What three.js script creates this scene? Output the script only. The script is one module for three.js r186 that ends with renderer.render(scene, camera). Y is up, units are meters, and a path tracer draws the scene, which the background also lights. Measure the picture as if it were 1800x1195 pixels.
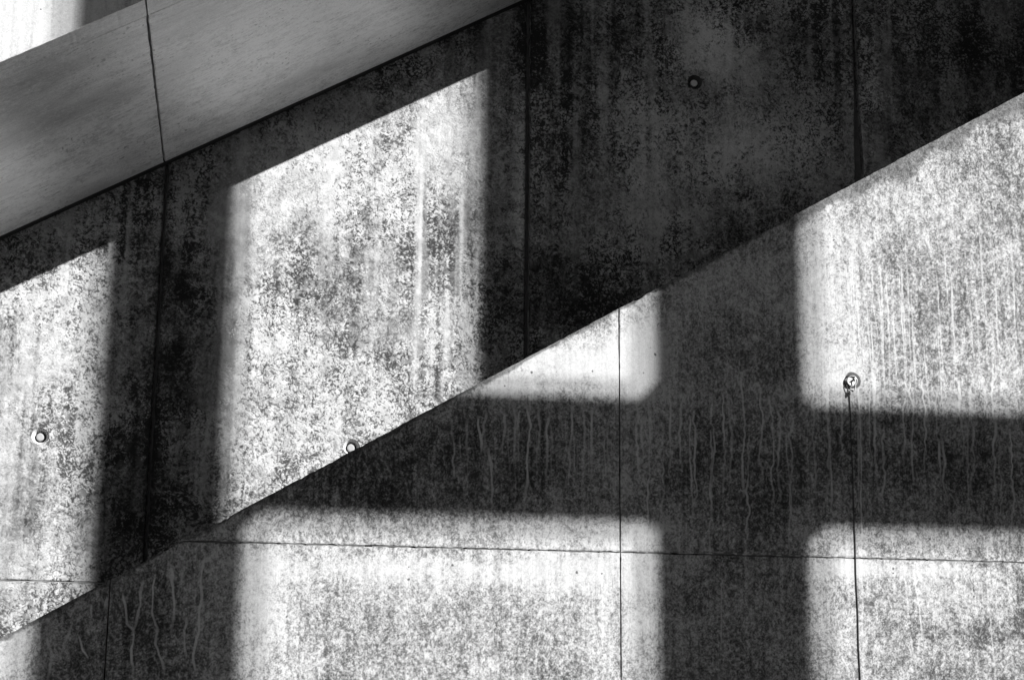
import * as THREE from 'three';
import { mergeGeometries } from 'three/addons/utils/BufferGeometryUtils.js';

// ---------------------------------------------------------------- camera, sky, sun, exposure
// metres, y up; eye height is y = 0, the ground lies at y = -1.6, the parapet face is the plane z = 0
const F = 3000 / 1800, PITCH = 13 * Math.PI / 180, YAW = 9 * Math.PI / 180, ROLL = 0.5 * Math.PI / 180, EYE = 6.4;
const scene = new THREE.Scene();
const camera = new THREE.PerspectiveCamera(2 * Math.atan(1195 / 2 / 3000) * 180 / Math.PI, 1800 / 1195, 0.1, 1000);
const fw = new THREE.Vector3(Math.sin(YAW) * Math.cos(PITCH), Math.sin(PITCH), -Math.cos(YAW) * Math.cos(PITCH));
const rt0 = new THREE.Vector3(Math.cos(YAW), 0, Math.sin(YAW)), up0 = new THREE.Vector3().crossVectors(rt0, fw);
const rt = rt0.clone().multiplyScalar(Math.cos(ROLL)).addScaledVector(up0, Math.sin(ROLL));
const upv = up0.clone().multiplyScalar(Math.cos(ROLL)).addScaledVector(rt0, -Math.sin(ROLL));
camera.position.set(0, 0, EYE);
camera.up.copy(upv);
camera.lookAt(camera.position.clone().add(fw));

// clear sky as a monochrome film behind a red filter sees it: dark overhead, paler low down
{
  const w = 64, h = 32, d = new Float32Array(w * h * 4);
  for (let j = 0; j < h; j++) for (let i = 0; i < w; i++) {
    const e = ((j + 0.5) / h - 0.5) * 2, v = e < 0 ? 0.014 : 0.02 + 0.028 * Math.pow(1 - e, 3);
    d.set([v, v, v, 1], (j * w + i) * 4);
  }
  const sky = new THREE.DataTexture(d, w, h, THREE.RGBAFormat, THREE.FloatType);
  sky.mapping = THREE.EquirectangularReflectionMapping; sky.magFilter = THREE.LinearFilter; sky.needsUpdate = true;
  scene.background = sky; scene.environment = sky;
}
const SUN = [1.106, 0.751, 1];                 // towards the sun
const sun = new THREE.DirectionalLight(0xffffff, 4);
sun.position.set(SUN[0] * 20, SUN[1] * 20, SUN[2] * 20); sun.target.position.set(0, 0, 0);
sun.castShadow = true; sun.shadow.radius = 0.36; sun.shadow.mapSize.set(4096, 4096);
Object.assign(sun.shadow.camera, { left: -14, right: 14, top: 14, bottom: -14, near: 0.5, far: 60 });
scene.add(sun, sun.target);
const renderer = new THREE.WebGLRenderer({ antialias: true });
renderer.toneMapping = THREE.LinearToneMapping;
renderer.toneMappingExposure = 2.9;
renderer.shadowMap.enabled = true;

// ---------------------------------------------------------------- helpers
let seed = 7;
const rnd = () => { seed = (seed + 0x6d2b79f5) | 0; let t = Math.imul(seed ^ (seed >>> 15), 1 | seed); t = (t + Math.imul(t ^ (t >>> 7), 61 | t)) ^ t; return ((t ^ (t >>> 14)) >>> 0) / 4294967296; };
const lerp = (a, b, t) => a + (b - a) * t, sat = (t) => (t < 0 ? 0 : t > 1 ? 1 : t), sstep = (a, b, x) => { const t = sat((x - a) / (b - a)); return t * t * (3 - 2 * t); };
// where a sight line measured on the photograph meets the wall plane z (metres on that wall)
function at(px, py, z) {
  const v = fw.clone().addScaledVector(rt, (px - 900) / 3000).addScaledVector(upv, (597.5 - py) / 3000), t = (z - EYE) / v.z;
  return [v.x * t, v.y * t];
}
const HASH = new Float32Array(65536); for (let i = 0; i < 65536; i++) HASH[i] = rnd();
const PERM = new Uint16Array(4096); for (let i = 0; i < 4096; i++) PERM[i] = (rnd() * 65536) | 0;
function vn(x, y) {                            // value noise, 0..1
  const xi = Math.floor(x), yi = Math.floor(y); let u = x - xi, v = y - yi; u = u * u * (3 - 2 * u); v = v * v * (3 - 2 * v);
  const a = PERM[xi & 4095], b = PERM[(xi + 1) & 4095];
  const h00 = HASH[(a + yi * 131) & 65535], h10 = HASH[(b + yi * 131) & 65535], h01 = HASH[(a + (yi + 1) * 131) & 65535], h11 = HASH[(b + (yi + 1) * 131) & 65535];
  return (h00 + (h10 - h00) * u) * (1 - v) + (h01 + (h11 - h01) * u) * v;
}
function flakes(x, y) {                         // rounded grains of many sizes, 0 between them and 1 at their middles
  const xi = Math.floor(x), yi = Math.floor(y); let m = 0;
  for (let j = -1; j < 2; j++) for (let i = -1; i < 2; i++) {
    const k = (PERM[(xi + i) & 4095] + (yi + j) * 131) & 65535, dx = xi + i + HASH[k] - x, dy = yi + j + HASH[(k + 7919) & 65535] - y, r = 0.25 + 0.75 * HASH[(k + 15013) & 65535] ** 2;
    const v = 1 - (dx * dx + dy * dy) / (r * r); if (v > m) m = v;
  }
  return m;
}
function tag(o, label, category, group) { o.userData.label = label; if (category) o.userData.category = category; if (group) o.userData.group = group; return o; }
function mesh(name, geo, mat, parent) { const m = new THREE.Mesh(geo, mat); m.name = name; m.castShadow = m.receiveShadow = true; parent.add(m); return m; }
function thing(name, label, category, group) { const g = new THREE.Group(); g.name = name; scene.add(g); return tag(g, label, category, group); }

// ---------------------------------------------------------------- concrete: albedo and relief computed over a wall's own metres
const toByte = (l) => { l = sat(l); return Math.round(255 * (l <= 0.0031308 ? 12.92 * l : 1.055 * Math.pow(l, 1 / 2.4) - 0.055)); };
function wallTexture(W, H, x0, y0, w, h, fn) {   // fn(x, y, out): out[0] albedo, out[1] height 0..1
  const c = new Uint8Array(W * H * 4), b = new Uint8Array(W * H * 4), out = [0, 0];
  for (let j = 0; j < H; j++) for (let i = 0; i < W; i++) {
    fn(x0 + (i + 0.5) / W * w, y0 + (j + 0.5) / H * h, out, i, j);
    const k = (j * W + i) * 4, a = toByte(out[0]), r = Math.round(255 * sat(out[1]));
    c[k] = c[k + 1] = c[k + 2] = a; b[k] = b[k + 1] = b[k + 2] = r; c[k + 3] = b[k + 3] = 255;
  }
  const make = (d, srgb) => { const t = new THREE.DataTexture(d, W, H); t.magFilter = t.minFilter = THREE.LinearFilter; t.wrapS = t.wrapT = THREE.MirroredRepeatWrapping; if (srgb) t.colorSpace = THREE.SRGBColorSpace; t.needsUpdate = true; return t; };
  return { map: make(c, true), bump: make(b, false), frame: [x0, y0, w, h] };
}
// marks stamped into a mask: lime runs, cracks, pores
class Mask {
  constructor(W, H, x0, y0, w, h) { Object.assign(this, { W, H, x0, y0, w, h, d: new Float32Array(W * H) }); }
  dot(x, y, r, v) {
    const { W, H } = this, sx = W / this.w, cx = (x - this.x0) * sx, cy = (y - this.y0) / this.h * H, R = r * sx + 0.8;
    for (let j = Math.max(0, Math.floor(cy - R)); j <= Math.min(H - 1, cy + R); j++) for (let i = Math.max(0, Math.floor(cx - R)); i <= Math.min(W - 1, cx + R); i++) {
      const q = Math.hypot(i + 0.5 - cx, j + 0.5 - cy), m = v * sat(R - q);
      if (m > this.d[j * W + i]) this.d[j * W + i] = m;
    }
  }
  path(pts, r, v, wob) {                        // pts in metres
    const s = rnd() * 500;
    for (let k = 0; k + 1 < pts.length; k++) {
      const [ax, ay] = pts[k], [bx, by] = pts[k + 1], n = Math.max(2, Math.ceil(Math.hypot(bx - ax, by - ay) / 0.0015));
      for (let q = 0; q <= n; q++) {
        const t = q / n, y = lerp(ay, by, t), x = lerp(ax, bx, t) + wob * ((vn(s, y * 14) - 0.5) * 2 + (vn(s + 9, y * 45) - 0.5));
        const e = vn(s + 40, y * 22);
        this.dot(x, y, r * (0.45 + 0.9 * e), v * (0.35 + 0.65 * vn(s + 70, y * 11)) * (k + 2 === pts.length ? 1 - 0.75 * t * t : 1) * (k === 0 ? sat(0.2 + t * 4) : 1));
      }
    }
  }
}
const stampsAt = (z, list) => list.map(([px, py, rx, ry, v]) => { const [x, y] = at(px, py, z), s = (EYE - z) / 3000; return [x, y, 1 / (rx * s), 1 / (ry * s), v]; });
function stampSum(st, x, y) { let a = 0; for (const [cx, cy, ix, iy, v] of st) { const q = ((x - cx) * ix) ** 2 + ((y - cy) * iy) ** 2; if (q < 6) a += v * Math.exp(-q); } return a; }

// back wall: crumbly lime bloom in rounded flakes over dark weathered concrete
const BZ = -2.08;
const JB = [-2.33, -0.452, 1.419, 3.263, 5.12];
const backCover = stampsAt(BZ, [  // lime cover, plus painted shade: lower in shadow bands, higher in sunlit patches
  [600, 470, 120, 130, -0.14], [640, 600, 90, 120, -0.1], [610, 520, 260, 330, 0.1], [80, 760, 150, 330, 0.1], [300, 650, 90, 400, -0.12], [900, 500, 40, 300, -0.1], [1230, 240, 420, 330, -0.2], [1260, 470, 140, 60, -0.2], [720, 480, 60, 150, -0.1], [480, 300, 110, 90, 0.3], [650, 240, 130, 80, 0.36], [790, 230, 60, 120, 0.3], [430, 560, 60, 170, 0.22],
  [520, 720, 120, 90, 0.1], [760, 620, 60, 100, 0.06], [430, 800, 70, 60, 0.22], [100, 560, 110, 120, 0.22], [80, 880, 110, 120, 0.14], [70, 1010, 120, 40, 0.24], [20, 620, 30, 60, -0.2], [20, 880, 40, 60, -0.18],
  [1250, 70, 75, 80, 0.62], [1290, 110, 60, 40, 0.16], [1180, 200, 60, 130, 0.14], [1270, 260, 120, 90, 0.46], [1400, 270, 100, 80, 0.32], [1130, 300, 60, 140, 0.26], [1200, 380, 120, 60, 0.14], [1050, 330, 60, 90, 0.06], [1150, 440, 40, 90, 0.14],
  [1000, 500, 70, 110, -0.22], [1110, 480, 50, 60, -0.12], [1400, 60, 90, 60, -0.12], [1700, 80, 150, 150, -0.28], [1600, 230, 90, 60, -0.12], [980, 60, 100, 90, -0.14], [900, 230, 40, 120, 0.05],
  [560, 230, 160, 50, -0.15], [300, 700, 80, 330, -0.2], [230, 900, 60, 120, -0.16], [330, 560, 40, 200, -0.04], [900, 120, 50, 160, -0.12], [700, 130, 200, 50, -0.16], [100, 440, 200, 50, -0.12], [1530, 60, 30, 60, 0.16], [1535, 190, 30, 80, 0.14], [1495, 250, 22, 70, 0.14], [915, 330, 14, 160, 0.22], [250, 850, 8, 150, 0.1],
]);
const backStainShade = stampsAt(BZ, [[1720, 70, 160, 120, 0.5], [1000, 520, 100, 80, 0.35], [240, 930, 70, 110, 0.45], [310, 620, 50, 200, 0.25], [560, 190, 120, 40, 0.3], [340, 320, 90, 60, 0.3], [990, 40, 80, 60, 0.3], [1420, 80, 60, 70, 0.3], [890, 560, 30, 80, 0.3]]);  // dark stains, plus shade painted over the shadowed bar and below the soffit
const backPale = stampsAt(BZ, [[1255, 75, 75, 85, 1], [1270, 260, 110, 90, 0.7], [1140, 270, 60, 150, 0.5], [1400, 270, 90, 70, 0.5], [1090, 460, 30, 60, 0.5], [1530, 180, 26, 120, 0.6], [915, 380, 14, 160, 0.7]]);
const backFilmRims = stampsAt(BZ, [[745, 480, 40, 300, 0.9], [690, 520, 16, 200, 0.7], [800, 420, 40, 300, 0.6], [600, 380, 10, 160, 0.5], [416, 600, 26, 330, 1.3], [828, 380, 28, 330, 1.3], [178, 760, 28, 330, 1.3]]);
const backTex = (() => {
  const W = 2048, H = 1472, x0 = -1.5, y0 = 0.1, w = 5.9, h = w * H / W;
  const pores = new Mask(W, H, x0, y0, w, h), runs = new Mask(W, H, x0, y0, w, h);
  for (let i = 0; i < 260; i++) pores.dot(x0 + rnd() * w, y0 + rnd() * h, 0.001 + 0.002 * rnd() * rnd(), 0.9);
  const crack = (pts, r, v) => pores.path(pts.map(([a, b]) => at(a, b, BZ)), r, v, 0.004);
  crack([[778, 427], [850, 430], [945, 432]], 0.0018, 0.8); crack([[0, 1018], [60, 1020], [110, 1022]], 0.004, 0.6); crack([[40, 1026], [100, 1026], [160, 1025]], 0.002, 0.5);
  for (let i = 0; i < 30; i++) { const px = 1150 + rnd() * 60 + (i % 3) * 12, py = rnd() * 120; runs.path([at(px, py - 30, BZ), at(px + 3 * rnd(), py + 60 + 60 * rnd(), BZ)], 0.003, 0.35, 0.004); }
  return wallTexture(W, H, x0, y0, w, h, (x, y, o, i, j) => {
    const wx = x + 0.02 * (vn(x * 19, y * 19) - 0.5) + 0.006 * (vn(x * 90, y * 90) - 0.5), wy = y + 0.02 * (vn(x * 19 + 50, y * 19) - 0.5) + 0.006 * (vn(x * 90 + 9, y * 90) - 0.5);
    const big = vn(x * 3.1, y * 2.3) * 0.6 + vn(x * 7.7 + 20, y * 5.1) * 0.4, mid = vn(wx * 15, wy * 13) * 0.6 + vn(wx * 31, wy * 29) * 0.4;
    const q = vn(wx * 14, wy * 13) * 0.1 + vn(wx * 31, wy * 30 + 7) * 0.14 + vn((wx + wy * 0.6) * 60 + 11, (wy - wx * 0.6) * 60) * 0.22 + vn((wx - wy * 0.35) * 136, (wy + wx * 0.35) * 136 + 5) * 0.32 + vn((wx + wy) * 198, (wy - wx) * 198) * 0.22;
    const trail = vn(x * 26, y * 1.6) * 0.6 + vn(x * 70, y * 2.6) * 0.4, f = flakes(wx * 80, wy * 80) * 0.55 + flakes(wx * 140 + 40, wy * 140) * 0.45;
    const stainShade = stampSum(backStainShade, x, y);
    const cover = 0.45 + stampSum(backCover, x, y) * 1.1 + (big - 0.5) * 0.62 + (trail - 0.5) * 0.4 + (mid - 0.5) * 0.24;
    const crumb = sstep(0.35, 0.65, vn(x * 4 + 31, y * 3.4) * 0.7 + vn(x * 13, y * 13 + 31) * 0.3);     // where the bloom is crumbly rather than a film
    const grit = vn(x * 420 + y * 90, y * 420 - x * 90) - 0.5;
    const film = sat(stampSum(backFilmRims, x, y)) * 0.5 + sstep(0.58, 0.78, vn(x * 13 + 90, y * 0.8) * 0.75 + vn(x * 40, y * 3) * 0.25) * 0.75;                                       // smoother wash left by trickling water; penumbra bands painted along the patch edges
    const v = lerp(cover + 0.42 * grit + 2.4 * (q - 0.5) + (0.12 + 0.55 * crumb) * (f - 0.42), cover * 0.5 + 0.33 + 0.5 * (trail - 0.5) + 0.8 * (q - 0.5), film), n = q;
    const speck = sstep(0.45, 0.8, flakes(wx * 75 + 500, wy * 75)) * sstep(0.42, 0.72, vn(wx * 5 + 8, wy * 4) * 0.6 + vn(wx * 21, wy * 21) * 0.4 + (cover - 0.45) * 0.4);
    const bloom = sat((1 / (1 + Math.exp(-(3.3 + 3.6 * crumb) * (v - 0.5))) - 0.1) / 0.82);
    const flake = sstep(0.35, 0.75, flakes(wx * 38 + 300, wy * 38)) * sstep(0.48, 0.72, vn(wx * 9, wy * 9 + 70)) * sat(cover * 1.4);
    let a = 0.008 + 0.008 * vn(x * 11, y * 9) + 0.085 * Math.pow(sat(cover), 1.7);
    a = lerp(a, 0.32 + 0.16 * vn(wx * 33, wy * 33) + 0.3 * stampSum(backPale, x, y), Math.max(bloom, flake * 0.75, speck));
    a *= sat(1 - stainShade);
    let g = 1; for (const jx of JB) { const q = Math.abs(x - jx); if (q < 0.05) g = Math.min(g, lerp(0.35, 1, sstep(0.006, 0.016 + 0.022 * vn(y * 13, jx * 7), q))); }
    a = lerp(a, 0.42, runs.d[j * W + i]) * g;
    a *= (1 + 0.34 * grit) * (1 - 0.85 * pores.d[j * W + i]);
    o[0] = a; o[1] = 0.42 + 0.22 * bloom + 0.16 * flake + 0.16 * (n - 0.5) + 0.05 * grit - 0.4 * pores.d[j * W + i];
  });
})();

// parapet face: smoother, board-marked, with lime runs that trickled down it
const JF = [-2.36, -0.46, 1.441, 3.345, 5.24], JH = 0.681;
const frontCover = stampsAt(0, [  // lime cover, plus painted penumbra rims and a darkened shadow bar
  [440, 1080, 34, 150, 0.3], [1425, 560, 30, 160, 0.25], [1443, 1090, 28, 130, 0.3], [1620, 702, 240, 20, 0.22], [1000, 690, 200, 16, 0.2],
  [1010, 640, 150, 50, 0.8], [1130, 600, 60, 110, 0.7], [880, 680, 60, 30, 0.4], [1460, 480, 70, 170, 0.4], [1480, 660, 60, 50, 0.5], [1620, 370, 130, 50, 0.08], [1740, 270, 90, 50, -0.06], [1650, 560, 120, 110, -0.1], [1560, 450, 60, 40, -0.12],
  [1300, 490, 90, 70, 0.36], [1240, 560, 40, 40, 0.08], [1330, 590, 60, 60, -0.12], [1260, 740, 120, 90, -0.06], [1600, 810, 240, 70, -0.32], [1250, 820, 150, 120, -0.2], [900, 800, 160, 60, -0.14], [230, 1120, 150, 80, -0.14], [740, 800, 150, 70, -0.25], [620, 860, 120, 40, -0.22], [960, 830, 90, 50, -0.04],
  [700, 1000, 260, 30, 0.5], [1000, 1000, 110, 40, 0.5], [1130, 1080, 40, 150, 0.45], [480, 1060, 50, 160, 0.25], [1060, 1100, 30, 120, 0.25], [860, 1110, 130, 60, -0.05], [700, 1150, 160, 50, -0.05], [780, 1080, 330, 110, 0.12], [1640, 1090, 160, 110, 0.1], [640, 1060, 60, 30, -0.06], [960, 1170, 60, 40, -0.16],
  [1500, 990, 40, 40, 0.5], [1560, 1000, 240, 14, 0.4], [1490, 1120, 40, 90, 0.35], [1640, 1110, 80, 24, -0.16], [1740, 1120, 60, 24, -0.26], [1640, 1040, 90, 30, 0.14], [1600, 945, 200, 18, 0.25], [1280, 1100, 90, 90, -0.14],
  [20, 1150, 60, 80, 0.5], [60, 20, 260, 140, 0.8], [130, 1120, 40, 40, -0.1], [300, 1060, 60, 60, -0.06], [160, 1180, 20, 60, 0.12], [640, 930, 240, 26, 0.3], [1000, 935, 160, 24, 0.3], [1093, 850, 22, 60, 0.3], [1120, 930, 60, 20, 0.2],
]);
const frontTex = (() => {
  const W = 2048, H = 1540, x0 = -1.05, y0 = 0, w = 4.4, h = w * H / W;
  const pores = new Mask(W, H, x0, y0, w, h), runs = new Mask(W, H, x0, y0, w, h);
  for (let i = 0; i < 300; i++) pores.dot(x0 + rnd() * w, y0 + rnd() * h, 0.0008 + 0.002 * rnd() ** 3, 0.95);
  for (const [px, py, r] of [[935, 655, 4], [1014, 1006, 4], [1058, 1008, 3], [718, 1018, 3.5], [746, 1096, 3.5], [1041, 652, 3], [1152, 623, 3.5], [1571, 1007, 4], [1571, 1000, 3], [1388, 1015, 4], [1466, 422, 3], [1672, 431, 4], [1384, 945, 3.5], [247, 1070, 2.5], [887, 678, 3], [795, 994, 4], [1636, 948, 3]]) { const [x, y] = at(px, py, 0); for (let q = 0; q < 3; q++) pores.dot(x + (rnd() - 0.5) * 0.004, y + (rnd() - 0.5) * 0.005, r * (0.0004 + 0.0006 * rnd()), 0.9); }
  const run = (pts, r, v, wob = 0.006) => runs.path(pts.map(([a, b]) => at(a, b, 0)), r, v, wob);
  for (const p of [
    [[251, 1019], [248, 1043], [243, 1073], [234, 1110], [231, 1150], [231, 1195]], [[214, 1043], [221, 1073], [221, 1096], [233, 1111]], [[271, 1013], [269, 1053], [268, 1080], [273, 1103], [271, 1133], [280, 1155], [285, 1180]],
    [[303, 993], [305, 1043], [308, 1063], [303, 1103]], [[321, 1003], [313, 1043]], [[325, 1086], [321, 1130], [325, 1153]], [[360, 976], [350, 1019], [353, 1060], [348, 1113], [340, 1160], [343, 1187]],
    [[82, 1120], [93, 1150], [85, 1170], [84, 1193]], [[124, 1096], [115, 1126], [105, 1157]], [[139, 1116], [144, 1143], [154, 1157]], [[159, 1063], [160, 1086]], [[186, 1050], [185, 1072]],
    [[841, 735], [846, 762], [848, 798]], [[853, 725], [848, 762], [846, 790]], [[888, 721], [883, 798]], [[861, 790], [864, 850], [866, 892]], [[903, 718], [908, 745], [903, 820]], [[914, 720], [908, 762]], [[926, 718], [931, 745], [925, 830], [922, 895]],
    [[948, 721], [949, 755], [946, 798]], [[963, 725], [961, 850]], [[1005, 708], [1000, 890]], [[1027, 714], [1029, 798]], [[1040, 711], [1038, 840]], [[820, 740], [821, 798]], [[795, 760], [797, 840]], [[1142, 711], [1146, 798]], [[1129, 735], [1130, 800]],
  ]) run(p, 0.004, 1, 0.006);
  for (let i = 0; i < 19; i++) { const px = 1108 + 295 * (i + rnd()) / 19, y = 640 + rnd() * 130; run([[px, y], [px + 2, y + 60 + rnd() * 60], [px + 5 * rnd(), y + 130 + rnd() * 130]], 0.0026 + 0.0016 * rnd(), 0.6 + 0.4 * rnd(), 0.009); }
  for (let i = 0; i < 20; i++) { const px = 1415 + 390 * (i + rnd()) / 20, y = 735 + rnd() * 30 - (rnd() < 0.5 ? 90 : 0); run([[px, y], [px + 3, y + 70 + rnd() * 60], [px + 8 * rnd(), y + 130 + rnd() * 100]], 0.0026 + 0.0016 * rnd(), 0.6 + 0.4 * rnd(), 0.009); }
  for (let i = 0; i < 34; i++) { const px = 1480 + 320 * rnd(), y = 400 + rnd() * 200; run([[px, y], [px + 4, y + 70], [px + 8 + 5 * rnd(), y + 110 + rnd() * 150]], 0.0014 + 0.0012 * rnd(), 0.5 + 0.4 * rnd(), 0.003); }
  for (let i = 0; i < 22; i++) { const px = 780 + 300 * rnd(), y = 730 + rnd() * 40; run([[px, y], [px + 2, y + 40 + rnd() * 100]], 0.0016, 0.4 + 0.3 * rnd(), 0.003); }
  for (const p of [[[1512, 690], [1514, 850], [1516, 1000], [1519, 1195]], [[1508, 720], [1511, 930]], [[1589, 985], [1597, 1070]], [[1608, 1010], [1617, 1080], [1624, 1130]], [[1735, 1020], [1744, 1120], [1751, 1195]], [[1770, 1015], [1778, 1070]], [[1268, 1000], [1267, 1195]], [[1600, 1110], [1613, 1195]]]) run(p, 0.003, 0.8, 0.003);
  const crack = (pts, r, v) => pores.path(pts.map(([a, b]) => at(a, b, 0)), r, v, 0.004);
  crack([[1510, 395], [1511, 470], [1516, 530]], 0.0016, 0.55); crack([[1085, 1075], [1094, 1100]], 0.0014, 0.4); crack([[1590, 1080], [1650, 1079]], 0.0015, 0.6);
  for (let i = 0; i < 26; i++) { const px = 860 + 330 * rnd(), y = 1010 + rnd() * 110; crack([[px, y], [px + 3 * (rnd() - 0.5), y + 20 + 50 * rnd()]], 0.001, 0.5); }
  const [ex] = at(1390, 384, 0);
  return wallTexture(W, H, x0, y0, w, h, (x, y, o, i, j) => {
    const wx = x + 0.02 * (vn(x * 15, y * 13) - 0.5) + 0.004 * (vn(x * 110, y * 90) - 0.5), wy = y + 0.02 * (vn(x * 15 + 50, y * 13) - 0.5) + 0.004 * (vn(x * 110 + 9, y * 90) - 0.5);
    const big = vn(x * 2.6 + 4, y * 2.2) * 0.55 + vn(x * 8.1, y * 6.1) * 0.45, mid = vn(wx * 17, wy * 13) * 0.6 + vn(wx * 37, wy * 29) * 0.4;
    const n = vn(wx * 16, wy * 12) * 0.1 + vn(wx * 37, wy * 28 + 7) * 0.13 + vn((wx + wy * 0.6) * 78 + 11, (wy - wx * 0.6) * 62) * 0.23 + vn((wx - wy * 0.35) * 180, (wy + wx * 0.35) * 140 + 5) * 0.32 + vn((wx + wy) * 260, (wy - wx) * 210) * 0.22;
    const grit = vn(x * 460 + y * 90, y * 420 - x * 90) - 0.5;
    const streak = vn(x * 95, y * 3.2) * 0.6 + vn(x * 230, y * 7) * 0.4;
    const cover = 0.4 + stampSum(frontCover, x, y) + (big - 0.5) * 0.45 + 0.12 * (HASH[JF.findIndex((jx) => x < jx) * 37 + (y < JH ? 900 : 400)] - 0.5) + (streak - 0.5) * 0.22 + (mid - 0.5) * 0.22;
    const bloom = sat((1 / (1 + Math.exp(-3.6 * (cover + (1 - 0.6 * sat((cover - 0.75) * 2.5)) * (2.05 * (n - 0.5) + 0.5 * grit) - 0.5))) - 0.08) / 0.84);
    const top = 0.318 + 0.583 * (x + 0.833) - y;                       // distance below the coping arris
    let a = 0.010 + 0.014 * vn(x * 13, y * 9) + 0.014 * (streak - 0.5) + 0.07 * sat(cover);
    a = lerp(a, 0.41 + 0.12 * (n - 0.5) + 0.1 * (streak - 0.5), bloom);
    // darker strip along the coping, patchy, with its own ragged lower edge
    const reach = (x > ex ? 0.115 : 0.02) * (0.4 + 1.2 * vn(x * 9, 3)) + 0.02 * (vn(x * 60, y * 60) - 0.5);
    if (top > 0 && top < 0.2) a = lerp(a, 0.05 + 0.16 * a + 0.12 * (n - 0.5) + 0.05 * grit, sstep(reach, reach * 0.45, top) * 0.95);
    // crust along the day joint, clean lime beside the expansion joint
    const qh = y - JH - 0.004 * (vn(x * 5, 9) - 0.5); if (Math.abs(qh) < 0.03) { const c = sstep(0.012 * vn(x * 16, 2) + 0.004, 0, Math.abs(qh - 0.003)); a = lerp(a, 0.07 + 0.3 * sstep(0.55, 0.7, vn(x * 90, y * 200)), c * (0.4 + 0.6 * vn(x * 7, 5))); }
    a = lerp(a, 0.5, runs.d[j * W + i] * 0.95);
    a *= (1 + 0.3 * grit) * (1 - 0.88 * pores.d[j * W + i]);
    o[0] = a; o[1] = 0.45 + 0.1 * bloom + 0.14 * (n - 0.5) + 0.14 * (streak - 0.5) + 0.18 * runs.d[j * W + i] + 0.12 * grit - 0.4 * pores.d[j * W + i];
  });
})();

// stair underside: pale, steel-trowelled, with streaks running along the slope
const soffitTex = wallTexture(1536, 1024, -1.6, -0.2, 3.6, 2.4, (s, z, o) => {
  const scrape = vn(s * 3.1 + 40, z * 120) * 0.5 + vn(s * 7 + 60, z * 260) * 0.5, old = Math.exp(-(((s + 0.75) / 0.5) ** 2) - ((z - 0.5) / 0.42) ** 2) + 0.8 * Math.exp(-(((s - 0.35) / 0.4) ** 2) - ((z - 0.25) / 0.3) ** 2);
  const drag = vn(s * 5, z * 70) * 0.5 + vn(s * 11 + 7, z * 160) * 0.5, n = vn(s * 12, z * 17) * 0.25 + vn(s * 38, z * 48) * 0.25 + vn(s * 90, z * 120) * 0.28 + vn(s * 190, z * 250) * 0.22;
  const dirt = sstep(0.4, 0.8, old * 0.26 + vn(s * 2.4 + 5, z * 3.6) * 0.42 + vn(s * 6, z * 14) * 0.2 + n * 0.5 - 0.1), grit = vn(s * 380, z * 380) - 0.5;
  const pit = sstep(0.85, 0.9, vn(s * 60, z * 95)) * sstep(0.5, 0.75, vn(s * 5 + 9, z * 5));
  o[0] = (0.84 + 0.22 * (drag - 0.5) + 0.34 * (scrape - 0.5) + 1.35 * (n - 0.5)) * lerp(1, 0.6, dirt) * (1 + 0.6 * grit) * (1 - 0.7 * pit);
  o[1] = 0.5 + 0.3 * (drag - 0.5) + 0.3 * (n - 0.5) + 0.1 * grit - 0.5 * pit;
});
const plainTex = wallTexture(1024, 1024, 0, 0, 3, 3, (x, y, o) => {
  const n = vn(x * 12, y * 12) * 0.4 + vn(x * 40, y * 40) * 0.35 + vn(x * 120, y * 120) * 0.25, g = vn(x * 300, y * 300) - 0.5;
  o[0] = (0.2 + 0.14 * (n - 0.5)) * (1 + 0.3 * g); o[1] = 0.5 + 0.4 * (n - 0.5) + 0.2 * g;
});
const matOf = (t, bump, extra) => new THREE.MeshPhysicalMaterial({ map: t.map, bumpMap: t.bump, bumpScale: bump, roughness: 0.92, ...extra });
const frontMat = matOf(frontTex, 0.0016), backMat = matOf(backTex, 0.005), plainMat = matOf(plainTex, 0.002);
const soffitMat = matOf(soffitTex, 0.001, { roughness: 0.4, ior: 2.3, clearcoat: 1, clearcoatRoughness: 0.36 });
const soffitEdgeMat = soffitMat;
const steel = new THREE.MeshStandardMaterial({ color: new THREE.Color().setRGB(0.28, 0.28, 0.28), metalness: 0.8, roughness: 0.5 });
const darkSteel = new THREE.MeshStandardMaterial({ color: new THREE.Color().setRGB(0.05, 0.05, 0.05), metalness: 0.5, roughness: 0.55 });
const mortar = new THREE.MeshStandardMaterial({ color: new THREE.Color().setRGB(0.3, 0.3, 0.3), roughness: 0.95 });
const crust = new THREE.MeshStandardMaterial({ color: new THREE.Color().setRGB(0.11, 0.11, 0.11), roughness: 0.95 });
const sealant = new THREE.MeshStandardMaterial({ color: new THREE.Color().setRGB(0.03, 0.03, 0.03), roughness: 0.9 });
const whitePlastic = new THREE.MeshStandardMaterial({ color: new THREE.Color().setRGB(0.7, 0.7, 0.7), roughness: 0.5 });

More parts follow.
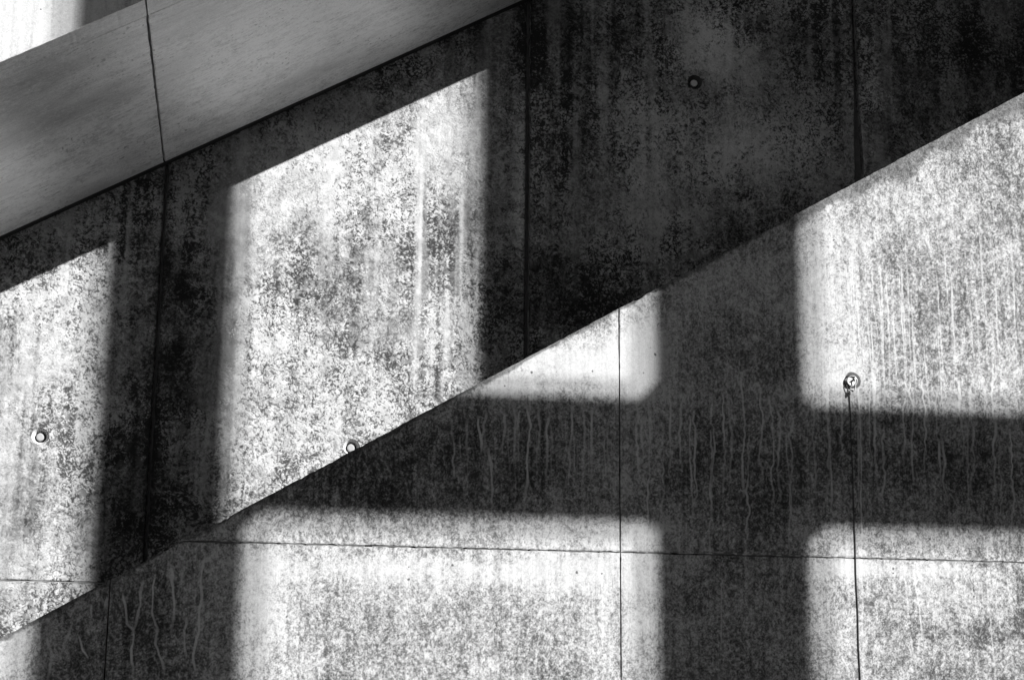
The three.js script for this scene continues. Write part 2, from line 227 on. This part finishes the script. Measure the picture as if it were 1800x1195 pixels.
// ---------------------------------------------------------------- panels cast between joints
function uvFrom(geo, t) {                       // caps take the wall's own metres, edges take x (or y) and depth
  const p = geo.attributes.position, nn = geo.attributes.normal, uv = geo.attributes.uv, [x0, y0, w, h] = t.frame;
  for (let i = 0; i < p.count; i++) {
    const x = p.getX(i), y = p.getY(i), z = p.getZ(i), flat = Math.abs(nn.getZ(i)) > 0.5;
    const side = Math.abs(nn.getX(i)) > Math.abs(nn.getY(i));
    uv.setXY(i, ((flat || !side ? x : z) - x0) / w, ((flat || side ? y : z + 1) - y0) / h);
  }
  return geo;
}
function clip(poly, f) {                        // keep f(x, y) >= 0; f is linear
  const out = [];
  for (let i = 0; i < poly.length; i++) {
    const a = poly[i], b = poly[(i + 1) % poly.length], fa = f(...a), fb = f(...b);
    if (fa >= 0) out.push(a);
    if ((fa >= 0) !== (fb >= 0)) { const t = fa / (fa - fb); out.push([lerp(a[0], b[0], t), lerp(a[1], b[1], t)]); }
  }
  return out;
}
function ragged(poly, jag, box) {               // resample the outline where it can be seen, with small chips; jag(x, y) in metres
  const out = [];
  for (let i = 0; i < poly.length; i++) {
    const a = poly[i], b = poly[(i + 1) % poly.length], L = Math.hypot(b[0] - a[0], b[1] - a[1]); if (L < 1e-4) continue;
    const nx = -(b[1] - a[1]) / L, ny = (b[0] - a[0]) / L;           // inward for a counter-clockwise outline
    out.push(a);
    for (let s = 0.012; s < L - 0.012; s += 0.012) {
      const x = lerp(a[0], b[0], s / L), y = lerp(a[1], b[1], s / L); if (x < box[0] || x > box[2] || y < box[1] || y > box[3]) continue;
      const k = jag(x, y) * (Math.abs(vn(x * 23 + i * 31, y * 23) - 0.5) * 0.8 + 0.9 * Math.max(0, vn(x * 70, y * 70 + i * 17) - 0.55));
      out.push([x + nx * k, y + ny * k]);
    }
  }
  return out;
}
function panelGeo(poly, depth, bevel, holes, t) {
  const s = new THREE.Shape(poly.map(([x, y]) => new THREE.Vector2(x, y)));
  for (const [x, y, r] of holes) { const p = new THREE.Path(); p.absarc(x, y, r, 0, Math.PI * 2, true); s.holes.push(p); }
  const g = new THREE.ExtrudeGeometry(s, { depth: depth - bevel, bevelEnabled: true, bevelThickness: bevel, bevelSize: bevel, bevelOffset: -bevel, bevelSegments: 1, curveSegments: 28 });
  g.translate(0, 0, -depth);                     // weathered face at local z = 0, square back
  return uvFrom(g, t);
}
const rect = (x0, y0, x1, y1) => [[x0, y0], [x1, y0], [x1, y1], [x0, y1]];
function tieHole(panel, x, y, r, label) {       // conical formwork tie recess closed with a mortar plug
  const cone = mesh('tie_recess', new THREE.LatheGeometry([[r + 0.001, 0.0005], [r - 0.002, -0.003], [r * 0.66, -0.032], [r * 0.645, -0.033], [r * 0.63, -0.048], [r * 0.3, -0.049], [0.0001, -0.049]].map(([a, b]) => new THREE.Vector2(a, b)), 40), label.cone, panel);
  cone.rotation.x = Math.PI / 2; cone.position.set(x, y, 0); cone.material.side = THREE.DoubleSide;
  const k = r * 0.5, plug = mesh('tie_plug', new THREE.LatheGeometry([[k, -0.049], [k, -0.019], [k - 0.0025, -0.0165], [k * 0.5, -0.0155], [0.0001, -0.0162]].map(([a, b]) => new THREE.Vector2(a, b)), 32), label.plug, panel);
  plug.rotation.x = Math.PI / 2; plug.position.set(x, y, 0);
  const ring = mesh('plug_collar', new THREE.TorusGeometry(r * 0.625, 0.0022, 8, 36), sealant, panel); ring.position.set(x, y, -0.0325);
  cone.userData.label = label.text;
}
const coneMat = new THREE.MeshStandardMaterial({ color: new THREE.Color().setRGB(0.5, 0.5, 0.5), roughness: 0.85, bumpMap: plainTex.bump, bumpScale: 0.0008 });
const shadeCone = new THREE.MeshStandardMaterial({ color: new THREE.Color().setRGB(0.07, 0.07, 0.07), roughness: 0.8, bumpMap: plainTex.bump, bumpScale: 0.0008 });  // shade painted into the upper recess in place of the pale cone colour

// ---------------------------------------------------------------- lower parapet wall (front) and the stair behind it
const TOP = (x) => 0.318 + 0.583 * (x + 0.833), SOF = (x) => 2.80 + 0.5615 * (x + 0.466);
const G = -1.6;
const lowerWall = thing('parapet_wall', 'pale concrete parapet wall streaked with lime runs, its sloping top edge crossing the whole view', 'wall');
const BOX_F = [-1.3, -0.3, 3.7, 3.4];
const FX = [-4.26, ...JF, 7.1];
for (let c = 0; c + 1 < FX.length; c++) for (const [y0, y1] of [[G, JH], [JH, 7]]) {
  const g = 0.0015, poly = clip(rect(FX[c] + g, y0 + (y0 === G ? 0 : g * 0.7), FX[c + 1] - g, y1 - g * 0.7), (x, y) => TOP(x) - y);
  if (poly.length < 3) continue;
  const jag = (x, y) => (Math.abs(y - TOP(x)) < 0.004 ? ((x > 1.5 && x < 2.2) || (x > -0.5 && x < -0.05) ? 0.012 : 0.004 + 0.04 * Math.max(0, vn(x * 5, 44) - 0.8)) : Math.abs(y - JH) < 0.01 ? 0.007 : 0.003);
  const hole = c === 3 && y0 === JH ? [[2.395, 1.389, 0.036]] : [];
  const m = mesh('concrete_panel', panelGeo(ragged(poly, jag, BOX_F), 0.06, 0.0013, hole, frontTex), frontMat, lowerWall);
  if (hole.length) tieHole(m, 2.395, 1.389, 0.036, { plug: mortar, cone: coneMat.clone(), text: 'conical recess behind the ring and cable' });
}
{
  const core = clip(rect(-4.26, G, 7.1, 7), (x, y) => TOP(x) - 0.012 - y), s = new THREE.Shape(core.map(([x, y]) => new THREE.Vector2(x, y)));
  const g = new THREE.ExtrudeGeometry(s, { depth: 0.135, bevelEnabled: false }); g.translate(0, 0, -0.2); mesh('wall_core', uvFrom(g, plainTex), plainMat, lowerWall);
}
// flights: stepped on top, smooth below
function flight(line, drop, x0, x1, parent) {
  const p = [], run = 0.29, n = Math.floor((x1 - x0) / run);
  for (let i = 0; i < n; i++) { const a = x0 + i * run; p.push([a, line(a) - drop + 0.163], [a + run, line(a) - drop + 0.163]); }
  p.push([x0 + n * run, line(x0 + n * run) - drop - 0.24], [x0, line(x0) - drop - 0.24]);
  const g = new THREE.ExtrudeGeometry(new THREE.Shape(p.map(([x, y]) => new THREE.Vector2(x, y))), { depth: 1.86, bevelEnabled: false });
  g.translate(0, 0, -2.07); return mesh('steps', uvFrom(g, plainTex), plainMat, parent);
}
const lowerStair = thing('stair_flight', 'lower concrete stair flight between the parapet wall and the back wall', 'stairs');
{                                               // remains of mortar that still fill stretches of the day joint
  const bits = [];
  for (let x = -0.1; x < 3.6;) {
    const L = 0.03 + 0.16 * rnd() ** 2, g = new THREE.BoxGeometry(L, 0.0038, 0.02, 1, 1, 1); g.translate(x + L / 2, JH, -0.012 - 0.003 * rnd()); bits.push(g); x += L + 0.003 + 0.03 * rnd() ** 3;
  }
  mesh('joint_mortar', uvFrom(mergeGeometries(bits), frontTex), crust, lowerWall);
}
flight(TOP, 1.05, -2.2, 7, lowerStair);

// ---------------------------------------------------------------- back wall
const backWall = thing('back_wall', 'dark stained concrete back wall under the stair with two large sunlit patches', 'wall');
const BOX_B = [-1.6, 0, 4.5, 4.3], BX = [-4.2, ...JB, 7];
const holesB = { 1: [-0.987, 1.395], 2: [0.531, 1.394], 3: [2.341, 3.47] };
const holeText = { 1: 'tie recess at the lower left, in the left sunlit patch', 2: 'tie recess just above the parapet edge', 3: 'tie recess in the dark upper area' };
for (let c = 0; c + 1 < BX.length; c++) for (const [y0, y1] of [[G, 0.692], [0.692, 8.2]]) {
  let L = BX[c], R = BX[c + 1];
  const half = (jx) => (jx === JB[1] ? 0.006 : jx === JB[2] ? 0.009 : 0.004);
  const widen = (y) => 0.006 + 0.019 * sstep(3.75, 3.05, y);           // the right-hand joint has broken open lower down
  let poly = rect(L + half(L), y0 + 0.0012, R - half(R), y1 - 0.0012);
  if (L === JB[3]) poly = [[L + widen(0), y0 + 0.0025], [R - 0.004, y0 + 0.0025], [R - 0.004, y1], [L + 0.006, y1], [L + 0.006, 3.8], [L + widen(3.5), 3.5], [L + widen(3.2), 3.2], [L + widen(3), 3]];
  if (R === JB[3]) poly = [[L + half(L), y0 + 0.0025], [R - widen(0), y0 + 0.0025], [R - widen(3), 3], [R - widen(3.2), 3.2], [R - widen(3.5), 3.5], [R - 0.006, 3.8], [R - 0.006, y1], [L + half(L), y1]];
  if (y1 < 1) poly = poly.filter(([, y]) => y <= y1 + 0.01);
  if (y1 < 1 && poly.length < 4) poly = rect(L + half(L), y0 + 0.0025, R - half(R), y1 - 0.0025);
  const hole = holesB[c] && y0 > 0 ? [[...holesB[c], 0.039]] : [];
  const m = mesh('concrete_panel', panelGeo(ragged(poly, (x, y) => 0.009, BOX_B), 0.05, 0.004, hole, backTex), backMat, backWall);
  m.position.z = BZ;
  if (hole.length) tieHole(m, ...holesB[c], 0.039, { plug: c === 3 ? whitePlastic : mortar, cone: c === 3 ? shadeCone : coneMat, text: holeText[c] });
}
mesh('wall_core', uvFrom(new THREE.BoxGeometry(11.2, 9.8, 0.2).translate(1.4, G + 4.9, BZ - 0.155), plainTex), plainMat, backWall);
mesh('joint_mortar', uvFrom(new THREE.BoxGeometry(2.6, 0.003, 0.02).translate(-1.8, 0.692, BZ - 0.0125), backTex), mortar, backWall);

// ---------------------------------------------------------------- upper flight: parapet and underside
const upper = thing('upper_stair', 'smooth pale underside and parapet of the upper stair flight at the upper left', 'stairs');
for (let c = 0; c + 1 < FX.length; c++) {
  const g = 0.003, poly = clip(clip(rect(FX[c] + g, G, FX[c + 1] - g, 9), (x, y) => y - SOF(x)), (x, y) => SOF(x) + 1.42 - y);
  if (poly.length > 2) mesh('parapet_panel', panelGeo(ragged(poly, () => 0.003, BOX_F), 0.15, 0.003, [], frontTex), [frontMat, soffitEdgeMat], upper);
}
const TH = Math.atan(0.5615), CO = Math.cos(TH);
for (let c = 0; c + 1 < FX.length; c++) {        // local x runs up the slope, local y into the stair, local z is up
  const s0 = (FX[c] + 0.466) / CO, s1 = (FX[c + 1] + 0.466) / CO, g = 0.0035;
  const poly = ragged(rect(s0 + g, 0.152, s1 - g, 1.985), () => 0.008, [-2, 0.16, 3, 1.98]);
  const geo = new THREE.ExtrudeGeometry(new THREE.Shape(poly.map(([x, y]) => new THREE.Vector2(x, y))), { depth: 0.1, bevelEnabled: true, bevelThickness: 0.004, bevelSize: 0.004, bevelOffset: -0.004, bevelSegments: 1 });
  geo.translate(0, 0, 0.004); uvFrom(geo, soffitTex);
  const m = mesh('soffit_panel', geo, soffitMat, upper);
  m.matrixAutoUpdate = true;
  m.quaternion.setFromRotationMatrix(new THREE.Matrix4().makeBasis(new THREE.Vector3(CO, Math.sin(TH), 0), new THREE.Vector3(0, 0, -1), new THREE.Vector3(-Math.sin(TH), CO, 0)));
  m.position.set(-0.466, 2.80, 0);
}
{                                               // dark strip standing in for the shade between flight and back wall
  const L = -4, R = 7, h = 0.012, strip = [[L, SOF(L) + h], [R, SOF(R) + h], [R, SOF(R) + 0.06], [L, SOF(L) + 0.06]];
  const g = new THREE.ExtrudeGeometry(new THREE.Shape(strip.map(([x, y]) => new THREE.Vector2(x, y))), { depth: 0.088, bevelEnabled: false }); g.translate(0, 0, -2.076);
  mesh('shade_strip', g, sealant, upper);
}
flight(SOF, -0.42, -3.9, 7, upper);

// ---------------------------------------------------------------- ring bolt and cable on the parapet wall
const tube = (pts, r, seg = 24, closed = false) => new THREE.TubeGeometry(new THREE.CatmullRomCurve3(pts.map((p) => new THREE.Vector3(...p)), closed), seg, r, 8, closed);
{
  const [x, y] = [2.393, 1.387];
  const a = thing('ring_anchor', 'small metal ring anchor with a protruding pin in a round recess of the parapet wall', 'anchor');
  a.position.set(x, y, 0);
  const sl = mesh('sleeve', new THREE.LatheGeometry([[0.0185, -0.03], [0.0185, 0.012], [0.0195, 0.0135], [0.0215, 0.0135], [0.0225, 0.012], [0.0225, -0.03]].map(([p, q]) => new THREE.Vector2(p, q)), 36), steel, a); sl.rotation.x = Math.PI / 2;
  const plug = mesh('plug', new THREE.CylinderGeometry(0.0184, 0.0184, 0.034, 32), whitePlastic, a); plug.rotation.x = Math.PI / 2; plug.position.z = -0.011;
  mesh('pin', tube([[-0.009, -0.004, 0.008], [-0.002, 0, 0.0095], [0.008, 0.006, 0.012]], 0.0024), darkSteel, a);
  const nut = mesh('nut', new THREE.CylinderGeometry(0.0052, 0.0052, 0.012, 6), steel, a); nut.rotation.x = Math.PI / 2; nut.position.set(0.011, 0.0085, 0.012);
  mesh('tie_strap', tube([[0.0105, 0.004, 0.0175], [0.0108, -0.012, 0.0165], [0.0112, -0.026, 0.01], [0.0108, -0.036, 0.006]], 0.0026), whitePlastic, a);
  const w = thing('hanging_cable', 'thin dark cable hanging straight down the parapet wall from the ring anchor', 'cable');
  w.position.set(x, y, 0);
  mesh('loop', tube([[-0.014, -0.019, 0.012], [-0.0235, -0.012, 0.004], [-0.024, -0.018, 0.008], [-0.019, -0.034, 0.009], [-0.0145, -0.045, 0.008], [-0.0115, -0.043, 0.008], [-0.0095, -0.034, 0.008], [-0.0095, -0.024, 0.006]], 0.0016, 48), darkSteel, w);
  mesh('clamp', new THREE.CapsuleGeometry(0.0052, 0.007, 4, 10).translate(-0.0125, -0.049, 0.008), darkSteel, w);
  mesh('clamp_bolt', new THREE.CylinderGeometry(0.003, 0.003, 0.012, 8).translate(-0.0165, -0.055, 0.008), darkSteel, w);
  const pts = []; for (let k = 0; k <= 40; k++) { const t = k / 40; pts.push([-0.011 + 0.0025 * t + 0.001 * Math.sin(k * 1.7), -0.052 - t * 2.86, 0.0028]); }
  mesh('cable', tube(pts, 0.0021, 160), darkSteel, w);
}

// ---------------------------------------------------------------- outside the frame: ground and the open concrete grid whose openings let the sun in
{
  const g = new THREE.PlaneGeometry(600, 600); g.rotateX(-Math.PI / 2); g.translate(0, G, 0);
  const uv = g.attributes.uv; for (let i = 0; i < uv.count; i++) uv.setXY(i, uv.getX(i) * 200, uv.getY(i) * 200);
  const m = mesh('ground', g, matOf(plainTex, 0.002, { color: new THREE.Color().setRGB(1.1, 1.1, 1.1) }), scene); m.userData.kind = 'structure'; m.userData.label = 'dark paved courtyard ground below the stair walls';
  const Z0 = 9, Z1 = 9.3, X = (v, z) => v + SUN[0] * z, Y = (v, z) => v + SUN[1] * z;
  const s = new THREE.Shape(rect(X(-9, Z0), G, X(11, Z0), Y(7.4, Z0)).map(([x, y]) => new THREE.Vector2(x, y)));
  for (const [a, b] of [[-4.5, -2.86], [-2.3, -0.722], [0.014, 1.583], [2.197, 3.468]]) for (const [c, d] of [[-5.9, -3.95], [-3.5, -1.45], [-1, 0.8], [1.283, 5.4]]) {
    const l = X(a, Z0), r = X(b, Z1), u = Y(c, Z0), v = Y(d, Z1), k = 0.05, c2 = 0.29;
    s.holes.push(new THREE.Path([[l + k, u], [r - c2, u], [r, u + c2], [r, v - k], [r - k, v], [l + c2, v], [l, v - c2], [l, u + k]].map(([x, y]) => new THREE.Vector2(x, y))));
  }
  const geo = new THREE.ExtrudeGeometry(s, { depth: Z1 - Z0, bevelEnabled: false }); geo.translate(0, 0, Z0);
  const dimBand = new THREE.MeshPhysicalMaterial({ color: new THREE.Color().setRGB(0.52, 0.52, 0.52), transmission: 1, roughness: 0, ior: 1.02, thickness: 0 });
  const f = thing('grid_facade', 'open concrete grid of square openings across the courtyard', 'facade');
  mesh('frame', uvFrom(geo, plainTex), plainMat, f);
  // added see-through grey band in each opening, dimming the light patch rims
  for (const hole of s.holes) {
    const p = hole.getPoints(), cx = (p[6].x + p[2].x) / 2, cy = (p[0].y + p[4].y) / 2, hw = p[2].x - cx, hh = p[4].y - cy, b = new THREE.Shape(rect(cx - hw, cy - hh, cx + hw, cy + hh).map(([x, y]) => new THREE.Vector2(x, y)));
    const ix = hw - 0.095 - SUN[0] * (Z1 - Z0) / 2, iy = hh - 0.075 - SUN[1] * (Z1 - Z0) / 2;
    b.holes.push(new THREE.Path(rect(cx - ix, cy - iy, cx + ix, cy + iy).map(([x, y]) => new THREE.Vector2(x, y))));
    const m = mesh('added_dim_band', new THREE.ShapeGeometry(b), dimBand, f); m.position.z = (Z0 + Z1) / 2;
  }
}
renderer.render(scene, camera);
